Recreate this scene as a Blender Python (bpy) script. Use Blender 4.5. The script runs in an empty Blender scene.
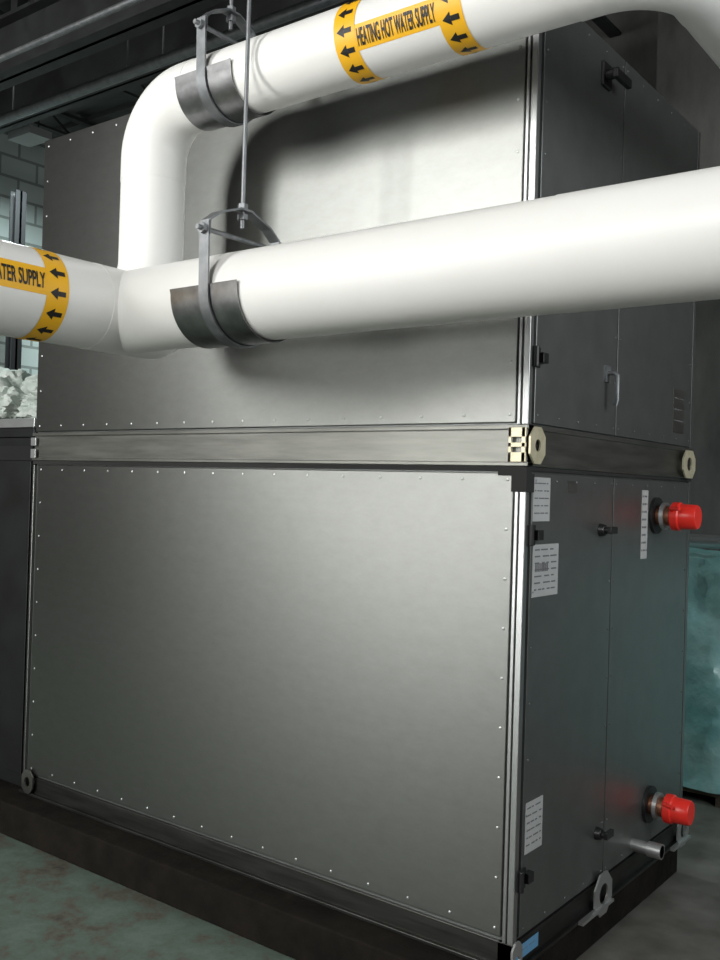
import bpy, bmesh, math, random
from mathutils import Matrix, Vector, noise
random.seed(7)
C=bpy.context.scene.collection
# ---------------------------------------------------------------- materials
def mat(name,col,rough=.5,metal=0,spec=.5,var=None,scale=6,bump=0,bscale=40,rvar=0,stretch=(1,1,1),alpha=1,coat=0):
    m=bpy.data.materials.new(name);m.use_nodes=True
    nt=m.node_tree;b=nt.nodes['Principled BSDF']
    b.inputs['Base Color'].default_value=(*col,1);b.inputs['Roughness'].default_value=rough
    b.inputs['Metallic'].default_value=metal;b.inputs['Specular IOR Level'].default_value=spec
    b.inputs['Coat Weight'].default_value=coat
    if alpha<1:b.inputs['Alpha'].default_value=alpha
    tc=nt.nodes.new('ShaderNodeTexCoord');mp=nt.nodes.new('ShaderNodeMapping');mp.inputs['Scale'].default_value=stretch
    nt.links.new(tc.outputs['Object'],mp.inputs[0])
    if var or rvar:
        n=nt.nodes.new('ShaderNodeTexNoise');n.inputs['Scale'].default_value=scale;n.inputs['Detail'].default_value=6
        n.inputs['Roughness'].default_value=.6
        nt.links.new(mp.outputs[0],n.inputs['Vector'])
        if var:
            r=nt.nodes.new('ShaderNodeValToRGB');r.color_ramp.elements[0].position=.35;r.color_ramp.elements[1].position=.65
            r.color_ramp.elements[0].color=(*var,1);r.color_ramp.elements[1].color=(*col,1)
            nt.links.new(n.outputs['Fac'],r.inputs[0]);nt.links.new(r.outputs[0],b.inputs['Base Color'])
        if rvar:
            q=nt.nodes.new('ShaderNodeMapRange');q.inputs[3].default_value=rough-rvar;q.inputs[4].default_value=rough+rvar
            nt.links.new(n.outputs['Fac'],q.inputs[0]);nt.links.new(q.outputs[0],b.inputs['Roughness'])
    if bump:
        n2=nt.nodes.new('ShaderNodeTexNoise');n2.inputs['Scale'].default_value=bscale;n2.inputs['Detail'].default_value=4
        nt.links.new(mp.outputs[0],n2.inputs['Vector'])
        bp=nt.nodes.new('ShaderNodeBump');bp.inputs['Strength'].default_value=bump;bp.inputs['Distance'].default_value=.02
        nt.links.new(n2.outputs['Fac'],bp.inputs['Height']);nt.links.new(bp.outputs[0],b.inputs['Normal'])
    return m
def sheet_mat(name,c0,c1,rough,dif):
    """galvanised sheet: short-tailed (Beckmann) metallic lobe over a little diffuse zinc bloom"""
    m=bpy.data.materials.new(name);m.use_nodes=True;nt=m.node_tree;N=nt.nodes.new;L=nt.links.new
    nt.nodes.remove(nt.nodes['Principled BSDF']);out=nt.nodes['Material Output']
    tc=N('ShaderNodeTexCoord');mp=N('ShaderNodeMapping');mp.inputs['Scale'].default_value=(1,1,2);L(tc.outputs['Object'],mp.inputs[0])
    n=N('ShaderNodeTexNoise');n.inputs['Scale'].default_value=14;n.inputs['Detail'].default_value=8;n.inputs['Roughness'].default_value=.7;L(mp.outputs[0],n.inputs['Vector'])
    r=N('ShaderNodeValToRGB');r.color_ramp.elements[0].position=.3;r.color_ramp.elements[1].position=.7
    r.color_ramp.elements[0].color=(*c0,1);r.color_ramp.elements[1].color=(*c1,1);L(n.outputs['Fac'],r.inputs[0])
    g=N('ShaderNodeBsdfGlossy');g.distribution='BECKMANN';L(r.outputs[0],g.inputs['Color'])
    q=N('ShaderNodeMapRange');q.inputs[3].default_value=rough-.01;q.inputs[4].default_value=rough+.01;L(n.outputs['Fac'],q.inputs[0]);L(q.outputs[0],g.inputs['Roughness'])
    d=N('ShaderNodeBsdfDiffuse');L(r.outputs[0],d.inputs['Color'])
    x=N('ShaderNodeMixShader');x.inputs[0].default_value=dif;L(g.outputs[0],x.inputs[1]);L(d.outputs[0],x.inputs[2]);L(x.outputs[0],out.inputs['Surface'])
    return m
M={}
M['galv']=sheet_mat('galvanized_sheet',(.255,.260,.248),(.29,.295,.282),.42,.06)
M['galv_side']=mat('galvanized_side_sheet',(.26,.272,.268),.42,.92,var=(.23,.242,.238),scale=9,rvar=.02,bump=.02,bscale=1.5)
M['rail']=mat('galvanized_rail',(.27,.27,.25),.42,1,var=(.20,.20,.185),scale=12,rvar=.05,stretch=(.3,.3,3))
M['brail']=mat('base_rail_steel',(.10,.10,.095),.45,1,var=(.06,.06,.055),scale=12,rvar=.05,stretch=(.3,.3,3))
M['alu']=mat('aluminium_post',(.50,.51,.51),.36,1,rvar=.06,scale=20)
M['zinc']=mat('yellow_zinc_plate',(.80,.75,.56),.45,.55,var=(.68,.62,.44),scale=30)
M['steel']=mat('bright_steel',(.55,.56,.56),.38,.85,rvar=.1,scale=30)
M['hang']=mat('galvanized_hanger_steel',(.28,.29,.30),.5,.8,var=(.2,.21,.22),scale=25,rvar=.1)
M['saddle']=mat('saddle_steel',(.34,.34,.345),.33,1,var=(.22,.22,.225),scale=12,rvar=.08)
M['jack']=mat('white_pvc_jacket',(.90,.895,.87),.38,0,.5,var=(.87,.865,.84),scale=3,bump=.03,bscale=6)
M['yel']=mat('yellow_vinyl',(.95,.50,.015),.45)
M['blk']=mat('black_plastic',(.012,.012,.013),.4)
M['ink']=mat('black_ink',(.01,.01,.01),.5)
M['gask']=mat('black_gasket',(.015,.015,.015),.8)
M['red']=mat('red_plastic_cap',(.80,.03,.02),.35)
M['cop']=mat('copper_stub',(.45,.20,.12),.45,.9,var=(.25,.12,.08),scale=20)
M['paper']=mat('paper_label',(.45,.46,.46),.55,var=(.39,.40,.40),scale=4)
M['txt']=mat('label_print',(.14,.14,.15),.6)
M['blue']=mat('blue_label_mat',(.12,.3,.5),.5)
M['curb']=mat('black_curb',(.008,.007,.006),.85,spec=.12,var=(.016,.013,.010),scale=8,bump=.3,bscale=25)
M['conc']=mat('dark_concrete_wall',(.16,.155,.145),.9,var=(.08,.08,.075),scale=3,bump=.3,bscale=12,stretch=(1,1,.4))
M['beam']=mat('dark_steel_beam',(.03,.031,.033),.55,.3,var=(.015,.015,.015),scale=5)
M['deck']=mat('ceiling_deck',(.07,.073,.07),.7,.1,var=(.04,.04,.04),scale=2)
M['teal']=mat('teal_plastic_wrap',(.20,.47,.47),.28,0,.6,var=(.34,.58,.57),scale=5,bump=.9,bscale=7)
M['wood']=mat('weathered_wood',(.10,.075,.055),.8,var=(.06,.045,.03),scale=8,stretch=(1,8,8))
M['ins']=mat('insulation_batt',(.62,.66,.62),.9,var=(.40,.46,.42),scale=9,bump=.8,bscale=18)
M['cab']=mat('dark_cabinet_sheet',(.05,.052,.055),.5,.9,var=(.035,.035,.035),scale=4)
M['glass']=mat('window_frame_paint',(.25,.25,.25),.5)
def floor_mat():
    m=bpy.data.materials.new('painted_concrete_floor');m.use_nodes=True;nt=m.node_tree;b=nt.nodes['Principled BSDF']
    N=nt.nodes.new;L=nt.links.new
    tc=N('ShaderNodeTexCoord')
    n=N('ShaderNodeTexNoise');n.inputs['Scale'].default_value=4;n.inputs['Detail'].default_value=12;n.inputs['Roughness'].default_value=.78
    L(tc.outputs['Object'],n.inputs['Vector'])
    r=N('ShaderNodeValToRGB');e=r.color_ramp.elements
    e[0].position=.36;e[0].color=(.045,.042,.034,1);e[1].position=.49;e[1].color=(.09,.125,.10,1)
    x=r.color_ramp.elements.new(.44);x.color=(.098,.090,.070,1)
    x=r.color_ramp.elements.new(.60);x.color=(.12,.165,.138,1);x=r.color_ramp.elements.new(.72);x.color=(.08,.10,.085,1)
    L(n.outputs['Fac'],r.inputs[0])
    n2=N('ShaderNodeTexNoise');n2.inputs['Scale'].default_value=5;n2.inputs['Detail'].default_value=8;L(tc.outputs['Object'],n2.inputs['Vector'])
    r2=N('ShaderNodeValToRGB');r2.color_ramp.elements[0].color=(.085,.08,.07,1);r2.color_ramp.elements[1].color=(.17,.165,.15,1)
    r2.color_ramp.elements[0].position=.35;r2.color_ramp.elements[1].position=.7
    L(n2.outputs['Fac'],r2.inputs[0])
    s=N('ShaderNodeSeparateXYZ');L(tc.outputs['Object'],s.inputs[0])
    mr=N('ShaderNodeMapRange');mr.inputs[1].default_value=-.5;mr.inputs[2].default_value=.0;L(s.outputs['X'],mr.inputs[0])
    mx=N('ShaderNodeMix');mx.data_type='RGBA';L(mr.outputs[0],mx.inputs['Factor']);L(r.outputs[0],mx.inputs[6]);L(r2.outputs[0],mx.inputs[7])
    L(mx.outputs[2],b.inputs['Base Color']);b.inputs['Roughness'].default_value=.7
    bp=N('ShaderNodeBump');bp.inputs['Strength'].default_value=.3;bp.inputs['Distance'].default_value=.02;L(n.outputs['Fac'],bp.inputs['Height']);L(bp.outputs[0],b.inputs['Normal'])
    return m
M['floor']=floor_mat()
def block_mat():
    m=bpy.data.materials.new('painted_concrete_block');m.use_nodes=True;nt=m.node_tree;b=nt.nodes['Principled BSDF']
    N=nt.nodes.new;L=nt.links.new
    tc=N('ShaderNodeTexCoord');s=N('ShaderNodeSeparateXYZ');L(tc.outputs['Object'],s.inputs[0])
    c=N('ShaderNodeCombineXYZ');L(s.outputs['Y'],c.inputs[0]);L(s.outputs['Z'],c.inputs[1])
    br=N('ShaderNodeTexBrick');br.inputs['Scale'].default_value=1;br.inputs['Brick Width'].default_value=.4;br.inputs['Row Height'].default_value=.2
    br.inputs['Mortar Size'].default_value=.014;br.inputs['Color1'].default_value=(.42,.48,.47,1);br.inputs['Color2'].default_value=(.36,.42,.41,1);br.inputs['Mortar'].default_value=(.2,.23,.22,1)
    L(c.outputs[0],br.inputs['Vector']);L(br.outputs['Color'],b.inputs['Base Color']);b.inputs['Roughness'].default_value=.8
    return m
M['block']=block_mat()
# ---------------------------------------------------------------- helpers
def finish(bm,name,m,parent=None,smooth=False,bevel=0):
    me=bpy.data.meshes.new(name);bmesh.ops.recalc_face_normals(bm,faces=bm.faces);bm.to_mesh(me);bm.free()
    o=bpy.data.objects.new(name,me);C.objects.link(o)
    if isinstance(m,str):m=M[m]
    me.materials.append(m)
    if smooth:
        for p in me.polygons:p.use_smooth=True
        me.set_sharp_from_angle(angle=math.radians(40))
    if bevel:
        b=o.modifiers.new('bevel','BEVEL');b.width=bevel;b.segments=2;b.limit_method='ANGLE'
    if parent:o.parent=parent
    return o
def empty(name,loc=(0,0,0)):
    e=bpy.data.objects.new(name,None);e.empty_display_size=.1;C.objects.link(e);return e
def abox(bm,x0,x1,y0,y1,z0,z1):
    v=[bm.verts.new((x,y,z)) for x in(x0,x1) for y in(y0,y1) for z in(z0,z1)]
    for f in((0,1,3,2),(4,6,7,5),(0,4,5,1),(2,3,7,6),(0,2,6,4),(1,5,7,3)):bm.faces.new([v[i] for i in f])
def box(name,x0,x1,y0,y1,z0,z1,m,parent=None,bevel=0):
    bm=bmesh.new();abox(bm,x0,x1,y0,y1,z0,z1);return finish(bm,name,m,parent,bevel=bevel)
def boxes(name,L,m,parent=None,bevel=0):
    bm=bmesh.new()
    for b in L:abox(bm,*b)
    return finish(bm,name,m,parent,bevel=bevel)
def sweep(bm,path,rad,n=40,cap=True):
    path=[Vector(p) for p in path]
    if not isinstance(rad,(list,tuple)):rad=[rad]*len(path)
    rings=[];up=None
    for i,p in enumerate(path):
        if i==0:t=path[1]-p
        elif i==len(path)-1:t=p-path[i-1]
        else:t=(path[i+1]-p).normalized()+(p-path[i-1]).normalized()
        t.normalize()
        if up is None:
            up=Vector((0,0,1)) if abs(t.z)<.9 else Vector((0,1,0))
        up=(up-t*up.dot(t)).normalized();s=t.cross(up)
        rings.append([bm.verts.new(p+(up*math.cos(a)+s*math.sin(a))*rad[i]) for a in [2*math.pi*k/n for k in range(n)]])
    for a,b in zip(rings,rings[1:]):
        for k in range(n):bm.faces.new((a[k],a[(k+1)%n],b[(k+1)%n],b[k]))
    if cap:bm.faces.new(rings[0]);bm.faces.new(rings[-1])
def tube(name,path,rad,m,parent=None,n=40,smooth=True):
    bm=bmesh.new();sweep(bm,path,rad,n);return finish(bm,name,m,parent,smooth)
def bend(corner,d0,d1,R,n=14):
    corner=Vector(corner);d0=Vector(d0);d1=Vector(d1);c=corner-d0*R+d1*R;out=[]
    for i in range(n+1):
        a=math.pi/2*i/n;out.append(c-d1*R*math.cos(a)+d0*R*math.sin(a))
    return out
def ribbon(bm,prof,axis,w0,w1,th):
    pts=[Vector(p) for p in prof];rows=[]
    for i,p in enumerate(pts):
        a=pts[max(0,i-1)];b=pts[min(len(pts)-1,i+1)];t=(b-a).normalized();nn=Vector((-t.y,t.x))*th
        q=p+nn
        def P(c,w):return (w,c.x,c.y) if axis=='x' else (c.x,w,c.y)
        rows.append([bm.verts.new(P(p,w0)),bm.verts.new(P(p,w1)),bm.verts.new(P(q,w1)),bm.verts.new(P(q,w0))])
    for a,b in zip(rows,rows[1:]):
        for k in range(4):bm.faces.new((a[k],a[(k+1)%4],b[(k+1)%4],b[k]))
    bm.faces.new(rows[0]);bm.faces.new(rows[-1])
def screws(name,pts,normal,parent,r=.0045,m='steel'):
    bm=bmesh.new();nv=Vector(normal)
    for p in pts:
        p=Vector(p);sweep(bm,[p-nv*.001,p+nv*.002,p+nv*.003],[r,r,r*.55],8)
    return finish(bm,name,m,parent,True)
def lug(name,center,face,w,h,hole,m,parent,th=.006,c=.3):
    """rectangular plate with chamfered corners and a round hole"""
    bm=bmesh.new();a,b=w/2,h/2;k=min(w,h)*c
    oc=[(a,-b+k),(a,b-k),(a-k,b),(-a+k,b),(-a,b-k),(-a,-b+k),(-a+k,-b),(a-k,-b)]
    outer=[]
    for i in range(8):
        p=Vector(oc[i]);q=Vector(oc[(i+1)%8])
        for t in range(4):outer.append(p.lerp(q,t/4))
    n=32;inner=[]
    for p in outer:
        an=math.atan2(p.y,p.x);inner.append(Vector((math.cos(an)*hole,math.sin(an)*hole)))
    rings=[]
    for t in(0,th):
        row=[]
        for lst in(outer,inner):
            row.append([bm.verts.new(Vector(center)+(Vector((t,p.x,p.y)) if face=='side' else Vector((p.x,-t,p.y)))) for p in lst])
        rings.append(row)
    (o0,i0),(o1,i1)=rings
    for k in range(n):
        j=(k+1)%n
        bm.faces.new((o0[k],o0[j],i0[j],i0[k]));bm.faces.new((o1[k],o1[j],i1[j],i1[k]))
        bm.faces.new((o0[k],o0[j],o1[j],o1[k]));bm.faces.new((i0[k],i0[j],i1[j],i1[k]))
    return finish(bm,name,m,parent)
# ---------------------------------------------------------------- room shell
XL,XR,YF,YB,H=-7.0,3.5,-5.6,3.6,4.85
box('floor',XL-.2,XR+.2,YF-.2,YB+.2,-.2,0,'floor')
boxes('ceiling',[(XL-.2,XR+.2,YF-.2,YB+.2,H,H+.15)]+[(XL,XR,YF+.1+k*.3,YF+.2+k*.3,H-.05,H) for k in range(30)],'deck')
box('wall_left',XL-.2,XL,.2,YB,0,H,'block')
box('wall_left.001',XL-.2,XL,YF,.2,0,H,'conc')  # unseen stretch, given dark concrete to dim the front panel's left reflection
box('wall_back',XL,XR,YB,YB+.2,0,H,'conc')
def wall_open(name,axis,c0,c1,a0,a1,opens,m):
    L=[];s=a0
    def add(s0,s1,z0,z1):
        L.append((s0,s1,c0,c1,z0,z1) if axis=='x' else (c0,c1,s0,s1,z0,z1))
    for (p,q,zz) in opens:
        add(s,p,0,H);z=0
        for (z0,z1) in zz:
            add(p,q,z,z0);z=z1
        add(p,q,z,H);s=q
    add(s,a1,0,H);boxes(name,L,m)
def window(name,axis,c,s0,s1,z0,z1,sgn):
    L=[];a,b=sorted((c+.06*sgn,c+.12*sgn))
    def add(p,q,u,v):L.append((p,q,a,b,u,v) if axis=='x' else (a,b,p,q,u,v))
    add(s0,s0+.05,z0,z1);add(s1-.05,s1,z0,z1);add(s0,s1,z0,z0+.05);add(s0,s1,z1-.05,z1)
    m=(s0+s1)/2;add(m-.02,m+.02,z0,z1);k=(z0+z1)/2;add(s0,s1,k-.02,k+.02)
    boxes(name,L,'glass')
W1=(-4.2,-2.6,2.2,4.65);W4=(-4.2,-2.6,.3,1.7);W3=(-.6,1.0,2.6,4.4);W2=(-1.4,1.2,1.6,3.8)  # W2, W3 and W4 are unseen openings added for fill light
wall_open('wall_front','x',YF-.2,YF,XL,XR,[(W1[0],W1[1],[(W4[2],W4[3]),(W1[2],W1[3])]),(W3[0],W3[1],[(W3[2],W3[3])])],'conc')
wall_open('wall_right','y',XR,XR+.2,YF,YB,[(W2[0],W2[1],[(W2[2],W2[3])])],'conc')
window('window_1','x',YF,*W1,-1);window('added_opening_3','x',YF,*W3,-1);window('added_opening_2','y',XR,*W2,1);window('added_opening_4','x',YF,*W4,-1)  # all but the first are frames of openings added to carry fill light
# beams
for i,(y,z0,z1) in enumerate([(.35,3.62,3.92),(1.55,4.15,4.45),(-1.3,3.9,4.2),(-3.4,3.9,4.2)]):
    boxes('ceiling_beam' if i==0 else 'ceiling_beam.%03d'%i,[(XL+.01,XR-.01,y-.07,y+.07,z0,z0+.02),(XL+.01,XR-.01,y-.07,y+.07,z1-.02,z1),(XL+.01,XR-.01,y-.01,y+.01,z0,z1)]+[(x-.03,x+.03,y-.03,y+.03,z1,H-.05) for x in(-6.6,-5,-3.2,-.5,1,3)],'beam')
for i in range(8):
    x=-6.1+i*1.2
    bm=bmesh.new();abox(bm,x-.04,x+.04,YF+.01,YB-.01,4.60,4.62);abox(bm,x-.04,x+.04,YF+.01,YB-.01,4.77,4.799)
    y=YF+.1
    k=0
    while y<YB-.35:
        a,b=(4.62,4.77) if k%2 else (4.77,4.62)
        sweep(bm,[(x,y,a),(x,y+.25,b)],.012,6);y+=.25;k+=1
    finish(bm,'bar_joist' if i==0 else 'bar_joist.%03d'%i,'beam')
for i,(y,z,r) in enumerate([(.9,3.78,.03),(1.15,3.95,.018),(.1,3.55,.015)]):
    bm=bmesh.new();sweep(bm,[(XL+.01,y,z),(XR-.01,y,z)],r,12)
    for x in(-6.5,-4.5,-3,-1.5,.6,2.5):sweep(bm,[(x,y,z),(x,y,H-.05)],.006,6)
    finish(bm,'ceiling_conduit' if i==0 else 'ceiling_conduit.%03d'%i,'hang',None,True)
# ---------------------------------------------------------------- air handling unit
W,D,zb,zs,zr,zt=2.42,1.433,.22,1.60,1.721,3.013
A=empty('air_handling_unit')
box('lower_casing',-W+.01,-.01,.012,D,zb,zs,'galv_side',A)
box('upper_casing',-W+.01,-.01,.012,D,zr,zt-.005,'galv_side',A)
box('lower_front_panel',-W+.035,-.04,0,.015,zb+.012,zs-.02,'galv',A,.003)
box('upper_front_panel',-W+.01,-.04,0,.015,zr+.006,zt,'galv',A,.003)
boxes('corner_post',[(-.034,-.022,-.003,.03,zb,zs-.03),(-.018,.002,-.003,.02,zb,zs-.03),(-.034,-.024,-.002,.03,zr,zt),(-.018,.002,-.003,.02,zr,zt)],'alu',A,.002)
boxes('far_corner_post',[(-W,-W+.012,-.002,.03,zb,zs-.02)],'galv',A,.002)
boxes('gasket_strip',[(-W,.001,-.0015,.03,zs-.016,zs-.001),(-.09,.003,-.004,.03,zs-.028,zs-.002),(-.045,.004,-.005,.045,zs-.075,zs-.02),(0,.0015,.0,D,zs-.012,zs-.001)],'gask',A)
boxes('mid_rail',[(-W,0,.004,.03,zs,zr),(-W-.004,.006,-.006,.03,zr-.014,zr),(-W-.004,.006,-.006,.03,zs,zs+.012),
   (-.03,.0,.0,D,zs,zr),(-.03,.006,-.004,D,zr-.014,zr),(-.03,.006,-.004,D,zs,zs+.012)],'rail',A,.002)
boxes('base_rail',[(-W-.01,0,.0,.05,.14,zb),(-W-.01,.008,-.014,.05,.14,.152),(-.05,.0,.0,D+.02,.14,zb),(-.05,.014,-.01,D+.02,.14,.15)],'brail',A,.002)
# side doors
sp=.64
boxes('side_panel',[(-.012,.0,.04,sp-.003,zb+.01,zs-.02),(-.012,.0,sp+.003,D-.03,zb+.01,zs-.02),
   (-.012,.0,.04,sp-.003,zr+.006,zt),(-.012,.0,sp+.003,D-.03,zr+.006,zt)],'galv_side',A,.002)
boxes('side_corner_strip',[(-.012,.001,D-.025,D,zb,zs-.01),(-.012,.001,D-.025,D,zr,zt)],'galv_side',A,.002)
def fr(x0,x1,z0,z1,st=.15):
    o=[];n=max(1,round((x1-x0)/st))
    for i in range(n+1):
        x=x0+(x1-x0)*i/n;o+=[(x,0,z0),(x,0,z1)]
    n=max(1,round((z1-z0)/st))
    for i in range(1,n):
        z=z0+(z1-z0)*i/n;o+=[(x0,0,z),(x1,0,z)]
    return o
screws('front_screws',fr(-W+.06,-.06,zb+.035,zs-.04)+fr(-W+.04,-.06,zr+.03,zt-.03),(0,-1,0),A,.0048,'steel')
sd=fr(.06,sp-.02,zb+.03,zs-.04,.16)+fr(sp+.02,D-.05,zb+.03,zs-.04,.16)+fr(.06,sp-.02,zr+.03,zt-.03,.16)+fr(sp+.02,D-.05,zr+.03,zt-.03,.16)
screws('side_screws',[(0,y,z) for (y,_,z) in sd],(1,0,0),A,.0038,'hang')
# lifting / splice lugs
lug('splice_lug_corner',(.007,.045,1.662),'side',.095,.108,.018,'zinc',A)
boxes('splice_lug_front',[(-.055,.002,-.012,-.006,1.612,1.640),(-.055,.002,-.012,-.006,1.655,1.668),(-.055,.002,-.012,-.006,1.684,1.712),(-.055,-.045,-.012,-.006,1.612,1.712),(-.012,.0,-.012,-.006,1.612,1.712)],'zinc',A,.001)
lug('splice_lug_rear',(.02,D-.10,1.655),'side',.14,.11,.028,'zinc',A)
boxes('splice_lug_far_front',[(-W-.005,-W+.03,-.012,-.006,1.61,1.65),(-W-.005,-W+.03,-.012,-.006,1.665,1.70)],'steel',A,.001)
lug('base_lug_a',(.016,.60,.185),'side',.14,.14,.034,'steel',A)
lug('base_lug_b',(.016,D-.04,.19),'side',.13,.13,.032,'steel',A)
lug('base_lug_c',(.016,-.01,.185),'side',.06,.11,.016,'steel',A)
lug('base_lug_front',(-W+.06,-.014,.20),'front',.08,.10,.02,'rail',A)
boxes('base_lug_feet',[(.012,.03,.42,.67,.14,.15),(.012,.03,D-.17,D+.03,.14,.15)],'steel',A)
# labels on side
def label(name,y,z,w,h,rows,m='paper',bars=False):
    e=box(name,.0003,.0016,y-w/2,y+w/2,z-h/2,z+h/2,m,A)
    L=[]
    for r in range(rows):
        zz=z+h/2-h*(r+.8)/(rows+.9)
        x0=y-w/2+w*.08
        while x0<y+w/2-w*.15:
            l=w*random.uniform(.08,.3);x1=min(x0+l,y+w/2-w*.08)
            L.append((.0016,.0021,x0,x1,zz-h*.014,zz+h*.014));x0=x1+w*random.uniform(.02,.12)
    if bars:
        x0=y-w*.40
        while x0<y+w*.1:
            d=random.choice((.0015,.0025,.004));L.append((.0016,.0023,x0,x0+d,z-h*.02,z+h*.14));x0+=d+random.choice((.002,.0035))
    boxes(name+'_print',L,'txt',A)
label('label_warning_top',.10,1.505,.11,.13,5)
label('label_nameplate',.138,1.294,.17,.155,7,'paper',True)
label('label_warning_low',.11,.54,.11,.15,6)
label('label_small',.309,1.546,.07,.035,2,'rail')
label('label_tag',.93,1.42,.06,.25,8)
label('label_upper',1.26,1.86,.12,.17,3,'rail')
label('label_sticker_blue',.09,.185,.14,.04,1,'blue')
for nm,y,z in(('upper',1.04,1.452),('lower',1.05,.372)):
    tube('coil_grommet_'+nm,[(0,y,z),(.012,y,z)],.068,'blk',A)
    tube('coil_stub_'+nm,[(.0,y,z),(.08,y,z)],.036,'cop',A)
    tube('coil_stub_ring_'+nm,[(.03,y,z),(.045,y,z)],.05,'steel',A)
    tube('red_cap_'+nm,[(.065,y,z),(.07,y,z),(.095,y,z),(.10,y,z),(.155,y,z),(.16,y,z)],[.045,.053,.053,.047,.045,.041],'red',A)
    bm=bmesh.new()
    sweep(bm,[(.08,y,z),(.08,y-.06,z+.03),(.115,y-.075,z+.03)],.008,8);finish(bm,'red_cap_tab_'+nm,'red',A,True)
tube('drain_stub',[(0,.90,.262),(.11,.90,.262)],.022,'steel',A)
tube('drain_coupling',[(.06,.90,.262),(.11,.90,.262)],.027,'steel',A)
def latch(y,z,nm,m='blk'):
    bm=bmesh.new();sweep(bm,[(0,y,z),(.02,y,z)],[.022,.018],20);sweep(bm,[(.02,y,z),(.034,y,z)],.012,16)
    abox(bm,.03,.044,y-.012,y+.045,z-.012,z+.012);finish(bm,nm,m,A,True,.002)
latch(.535,1.407,'latch_lower');latch(.575,.39,'latch_bottom')
def hinge(z,nm):
    bm=bmesh.new();abox(bm,0,.006,.012,.06,z-.03,z+.03);sweep(bm,[(.012,.02,z-.03),(.012,.02,z+.03)],.008,12)
    abox(bm,0,.02,.05,.085,z-.015,z+.015);finish(bm,nm,'blk',A,False,.002)
for i,z in enumerate((1.92,1.40,.40)):hinge(z,'hinge_%d'%i)
def handle(y,z,nm,m):
    bm=bmesh.new();sweep(bm,[(0,y,z+.04),(.03,y,z+.04),(.04,y,z+.03),(.04,y,z-.05),(.035,y,z-.07)],.008,12)
    abox(bm,0,.008,y-.02,y+.02,z+.01,z+.065);finish(bm,nm,m,A,True)
handle(.55,1.89,'door_handle_upper','hang')
bm=bmesh.new();abox(bm,0,.01,.44,.51,2.86,2.94);sweep(bm,[(.0,.47,2.90),(.05,.47,2.90)],.018,14);abox(bm,.04,.058,.44,.56,2.875,2.905)
finish(bm,'latch_top','blk',A,False,.003)
# pad
boxes('equipment_curb',[(-4.3,.0,-.13,.05,0,.1395),(-4.3,-.012,.05,D+.0,0,.1395)],'curb',None,.006)
# ---------------------------------------------------------------- neighbouring cabinet + clutter
B=empty('dark_equipment_cabinet')
box('cabinet_casing',-4.2,-W-.03,.03,1.2,.1405,1.66,'cab',B,.004)
boxes('cabinet_panel',[(-3.3,-W-.05,.022,.03,.2,1.6),(-4.17,-3.32,.022,.03,.2,1.6)],'cab',B,.002)
box('cabinet_top_rail',-4.2,-W-.03,.015,.06,1.6,1.665,'blk',B)
G=empty('metal_strut_bundle')
for i in range(9):
    a=i%3;b=i//3
    box('strut_%d'%i,-4.1,-2.6,.12+a*.07,.16+a*.07,1.6655+b*.046,1.709+b*.046,'steel' if b==2 else 'cab',G,.003)
boxes('plywood_stack',[(-4.15,-2.55,.38,1.15,1.6605+k*.02,1.679+k*.02) for k in range(7)],'wood')
def lump(name,c,s,m,seed,par=None):
    bm=bmesh.new();bmesh.ops.create_icosphere(bm,subdivisions=5,radius=1)
    for v in bm.verts:
        n=noise.fractal(v.co*1.9+Vector((seed,0,0)),.6,2.2,6);q=v.co*(1+.32*n)
        v.co=Vector((c[0]+q.x*s[0],c[1]+q.y*s[1],max(c[2]-s[2]*.75,c[2]+q.z*s[2])))
    return finish(bm,name,m,par,True)
lump('insulation_bag',(-3.2,.75,1.921),(.35,.25,.16),'ins',3)
lump('insulation_bag.001',(-3.8,.78,1.951),(.3,.28,.20),'ins',9)
boxes('steel_post',[(-6.05,-6.04,2.12,2.22,0,3.95),(-5.97,-5.96,2.12,2.22,0,3.95),(-6.05,-5.96,2.16,2.18,0,3.95),(-6.1,-5.91,2.07,2.27,0,.015)],'blk')
# ---------------------------------------------------------------- wrapped load behind unit
T=empty('plastic_wrapped_pallet_load')
bm=bmesh.new();abox(bm,-1.1,.9,2.35,3.2,.07,1.22)
bmesh.ops.subdivide_edges(bm,edges=bm.edges,cuts=40,use_grid_fill=True)
for v in bm.verts:
    n=noise.fractal(Vector((v.co.x*4,v.co.y*4,v.co.z*1.6)),.8,2,5);v.co+=Vector((.03*n,-.07*n,.03*n if v.co.z>.3 else 0))
finish(bm,'wrap','teal',T,True)
boxes('pallet',[(-1.1,.9,2.38,3.2,.045,.065),(-1.1,-1.0,2.38,3.2,0,.045),(-.15,-.05,2.38,3.2,0,.045),(.8,.9,2.38,3.2,0,.045)],'wood',T)
tube('pipe_length',[(-1.3,2.5,1.30),(1.2,2.5,1.30)],.035,'steel',T,16)
boxes('wall_column',[(-.9,.1,3.3,3.6,0,4.55)],'conc')
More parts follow.
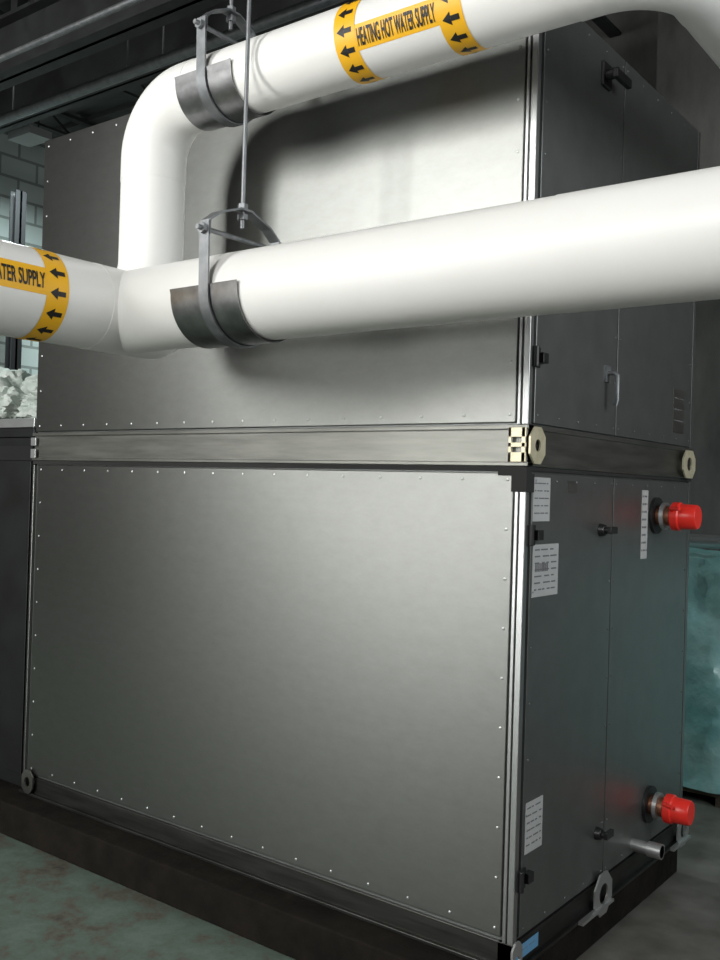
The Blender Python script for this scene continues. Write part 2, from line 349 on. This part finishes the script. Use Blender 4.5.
# ---------------------------------------------------------------- insulated piping
P=empty('insulated_hot_water_pipe')
my,mz,mr=-.453,2.077,.1334
rx,rr_=-1.259,.1365
ux,uy,uz,ur=-1.292,-.320,2.805,.1086
tube('run_left',[(rx,YF+.002,mz),(rx,-.58,mz)],rr_,'jack',P,64)
end=[(rx,-.60,mz),(rx,-.344,mz)];rad=[rr_+.001,rr_+.001]
for i in range(1,9):
    a=math.pi/2*i/8;end.append((rx,-.344+math.sin(a)*.1395,mz));rad.append(max(.002,(rr_+.001)*math.cos(a)))
tube('tee_body',end,rad,'jack',P,64)
tube('main_branch',[(rx,my,mz),(.34,my,mz)],mr,'jack',P,64)
tube('main_branch_b',[(.32,my,mz),(XR-.002,my,mz)],mr+.0013,'jack',P,64)
tube('riser',[(ux,uy,mz),(ux,uy,mz+.11),(ux,uy,mz+.155),(ux,uy,mz+.19),(ux,uy,uz-.2)],[ur+.024,ur+.021,ur+.005,ur,ur],'jack',P,64)
R=.182
tube('riser_elbow',[(ux,uy,uz-.26)]+[tuple(v) for v in bend((ux,uy,uz),(0,0,1),(1,0,0),R)]+[(ux+.24,uy,uz)],ur+.0015,'jack',P,64)
ex=.524
tube('upper_run',[(ux+.18,uy,uz),(ex-.21,uy,uz)],ur,'jack',P,64)
tube('upper_elbow',[(ex-.26,uy,uz)]+[tuple(v) for v in bend((ex,uy,uz),(1,0,0),(0,1,0),.206)]+[(ex,uy+.26,uz)],ur+.002,'jack',P,64)
tube('upper_run_rear',[(ex,uy+.24,uz),(ex,YB-.002,uz)],ur,'jack',P,64)
def wrapmap(axis,c,r,s,h,th0,off):
    th=th0+h/r;q=r+off
    if axis=='x':return Vector((s,c[0]-q*math.cos(th),c[1]+q*math.sin(th)))
    return Vector((c[0]+q*math.cos(th),s,c[1]+q*math.sin(th)))
def patch(name,axis,c,r,s0,s1,h0,h1,th0,off,m):
    n=max(4,int(abs(h1-h0)/r/.07));bm=bmesh.new();rows=[]
    for i in range(n+1):
        h=h0+(h1-h0)*i/n;rows.append([bm.verts.new(wrapmap(axis,c,r,s,h,th0,off)) for s in(s0,s1)])
    for a,b in zip(rows,rows[1:]):bm.faces.new((a[0],a[1],b[1],b[0]))
    return finish(bm,name,m,P,True)
def arrows(name,axis,c,r,sc,L,hh,th0,off,step):
    bm=bmesh.new();k=int(2*math.pi*r/step);st=2*math.pi*r/k
    for i in range(k):
        h0=(i+.5)*st
        def V(s,h):return bm.verts.new(wrapmap(axis,c,r,sc+s,h0+h,th0,off))
        a=V(-L/2,0);b=V(0,hh/2);d=V(0,-hh/2);m0=V(0,0);bm.faces.new((a,m0,b));bm.faces.new((a,d,m0))
        q=[V(0,hh*.2),V(L/2,hh*.2),V(L/2,-hh*.2),V(0,-hh*.2)];bm.faces.new(q)
    return finish(bm,name,'ink',P)
def text(name,s,size,axis,c,r,s0,width,th0,off):
    cu=bpy.data.curves.new(name,'FONT');cu.body=s;cu.size=size;cu.align_x='LEFT';cu.align_y='CENTER';cu.offset=size*.022
    o=bpy.data.objects.new(name+'_tmp',cu);C.objects.link(o);bpy.context.view_layer.update()
    me=bpy.data.meshes.new_from_object(o.evaluated_get(bpy.context.evaluated_depsgraph_get()))
    bpy.data.objects.remove(o)
    bm=bmesh.new();bm.from_mesh(me)
    xs=[v.co.x for v in bm.verts];ys=[v.co.y for v in bm.verts];x0,x1=min(xs),max(xs);ym=(min(ys)+max(ys))/2
    for i in range(-4,5):
        y=ym+i*size*.09
        bmesh.ops.bisect_plane(bm,geom=bm.verts[:]+bm.edges[:]+bm.faces[:],plane_co=(0,y,0),plane_no=(0,1,0))
    for v in bm.verts:
        v.co=wrapmap(axis,c,r,s0+(v.co.x-x0)/(x1-x0)*width,v.co.y-ym,th0,off)
    return finish(bm,name,'ink',P)
uc=(uy,uz);tu=math.radians(-22)
patch('label_strip_upper','x',uc,ur,-.378,-.038,-.034,.034,tu,.0008,'yel')
patch('label_band_upper_a','x',uc,ur,-.4154,-.3414,-math.pi*ur,math.pi*ur,tu,.0014,'yel')
patch('label_band_upper_b','x',uc,ur,-.077,-.003,-math.pi*ur,math.pi*ur,tu,.0014,'yel')
arrows('arrows_upper_a','x',uc,ur,-.3784,.051,.034,tu,.0022,.051)
arrows('arrows_upper_b','x',uc,ur,-.040,.051,.034,tu,.0022,.051)
text('label_text_upper','HEATING HOT WATER SUPPLY',.063,'x',uc,ur,-.3366,.255,tu,.0024)
lc=(rx,mz);tl=math.radians(8);s1=-.766
patch('label_strip_left','y',lc,rr_,s1-.485,s1-.061,-.041,.041,tl,.0008,'yel')
patch('label_band_left_a','y',lc,rr_,s1-.075,s1,-math.pi*rr_,math.pi*rr_,tl,.0014,'yel')
patch('label_band_left_b','y',lc,rr_,s1-.534,s1-.4585,-math.pi*rr_,math.pi*rr_,tl,.0014,'yel')
arrows('arrows_left_a','y',lc,rr_,s1-.0376,.053,.036,tl,.0022,.058)
arrows('arrows_left_b','y',lc,rr_,s1-.496,.053,.036,tl,.0022,.058)
text('label_text_left','HEATING HOT WATER SUPPLY',.063,'y',lc,rr_,s1-.451,.37,tl,.0024)
# ---------------------------------------------------------------- hangers
def hanger(name,x,y,z,r,sl,matl,dx=0):
    Hn=empty(name)
    bm=bmesh.new();prof=[]
    for i in range(33):
        a=math.pi+math.pi*i/32;prof.append((y+(r+.003)*math.cos(a),z+(r+.003)*math.sin(a)))
    prof=[(prof[0][0]-.004,prof[0][1]+.014)]+prof+[(prof[-1][0]+.004,prof[-1][1]+.014)]
    ribbon(bm,prof,'x',x+dx-sl/2,x+dx+sl/2,-.003);finish(bm,'saddle_shield','saddle',Hn,True)
    R2=r+.008;pr=[(y-R2-.004,z+r+.06)]
    for i in range(25):
        a=math.pi+math.pi*i/24;pr.append((y+R2*math.cos(a),z+R2*math.sin(a)))
    pr.append((y+R2+.004,z+r+.06))
    bm=bmesh.new();ribbon(bm,pr,'x',x-.019,x+.019,-.006);finish(bm,'clevis_strap',matl,Hn,True)
    top=z+r+.12
    pr=[(y-R2-.001,z+r+.018),(y-R2+.001,z+r+.06),(y-R2*.72,z+r+.09),(y-.036,top-.006),(y-.022,top),(y+.022,top),(y+.036,top-.006),(y+R2*.72,z+r+.09),(y+R2-.001,z+r+.06),(y+R2+.001,z+r+.018)]
    bm=bmesh.new();ribbon(bm,pr,'x',x-.019,x+.019,.006);finish(bm,'clevis_yoke',matl,Hn)
    bm=bmesh.new();zz=z+r+.036
    sweep(bm,[(x,y-R2-.036,zz),(x,y+R2+.03,zz)],.0075,10)
    for yy in(y-R2-.022,y+R2+.008):sweep(bm,[(x,yy,zz),(x,yy+.012,zz)],.016,6)
    finish(bm,'cross_bolt',matl,Hn,True)
    bm=bmesh.new();sweep(bm,[(x,y,top-.05),(x,y,H-.002)],.0065,10);sweep(bm,[(x,y,top+.006),(x,y,top+.022)],.016,6);sweep(bm,[(x,y,top-.024),(x,y,top-.008)],.016,6)
    finish(bm,'threaded_rod',matl,Hn,True)
hanger('pipe_hanger',-.725,my,mz,mr+.002,.273,'hang',-.010)
hanger('pipe_hanger.001',-.937,uy,uz,ur+.002,.249,'hang',0)
# ---------------------------------------------------------------- lights
def area(name,loc,rot,sx,sy,e,col):
    l=bpy.data.lights.new(name,'AREA');l.shape='RECTANGLE';l.size=sx;l.size_y=sy;l.energy=e;l.color=col
    o=bpy.data.objects.new(name,l);o.location=loc;o.rotation_euler=rot;C.objects.link(o);return o
r90=math.radians(90)
area('daylight_window_1',((W1[0]+W1[1])/2,YF-.16,(W1[2]+W1[3])/2),(r90,0,0),W1[1]-W1[0],W1[3]-W1[2],300,(1,1,.97))
area('panel_fill_light',((W4[0]+W4[1])/2,YF-.16,(W4[2]+W4[3])/2),(r90,0,0),W4[1]-W4[0],W4[3]-W4[2],75,(1,1,.97))  # added fill, gives the lower front panel its sheen
area('pipe_fill_light',((W3[0]+W3[1])/2,YF-.16,(W3[2]+W3[3])/2),(r90,0,0),W3[1]-W3[0],W3[3]-W3[2],210,(1,1,.97))  # added frontal fill that keeps the white pipes bright
area('side_fill_light',(XR+.16,(W2[0]+W2[1])/2,(W2[2]+W2[3])/2),(r90,0,r90),W2[1]-W2[0],W2[3]-W2[2],120,(.97,1,1))  # added fill from the right for side face, caps and teal wrap
box('added_lamp_housing',-5.6,-5.3,1.8,2.0,4.2,4.26,'glass')  # housing added to carry a fill light for the far block wall
area('wall_fill_light',(-5.45,1.9,4.195),(0,0,0),.28,.16,140,(.85,1,.98))  # added light that brightens the far block wall
boxes('added_lamp_suspension',[(-5.55,-5.54,1.9,1.91,4.26,H-.05),(-5.35,-5.34,1.9,1.91,4.26,H-.05)],'beam',bpy.data.objects['added_lamp_housing'])  # hangs the added fill light housing
w=bpy.data.worlds.new('world');bpy.context.scene.world=w;w.use_nodes=True
w.node_tree.nodes['Background'].inputs[0].default_value=(.6,.7,.75,1);w.node_tree.nodes['Background'].inputs[1].default_value=.5
# ---------------------------------------------------------------- camera
cd=bpy.data.cameras.new('camera');cam=bpy.data.objects.new('camera',cd);C.objects.link(cam)
Rm=(Matrix.Rotation(.6520,4,'Z')@Matrix.Rotation(math.pi/2+.0075,4,'X')@Matrix.Rotation(.0301,4,'Z'))
cam.matrix_world=Matrix.Translation((1.2954,-2.4855,1.5250))@Rm
cd.sensor_fit='VERTICAL';cd.sensor_height=24;cd.lens=957.66/960*24;cd.clip_start=.05
bpy.context.scene.camera=cam
bpy.context.scene.view_settings.view_transform='Standard'
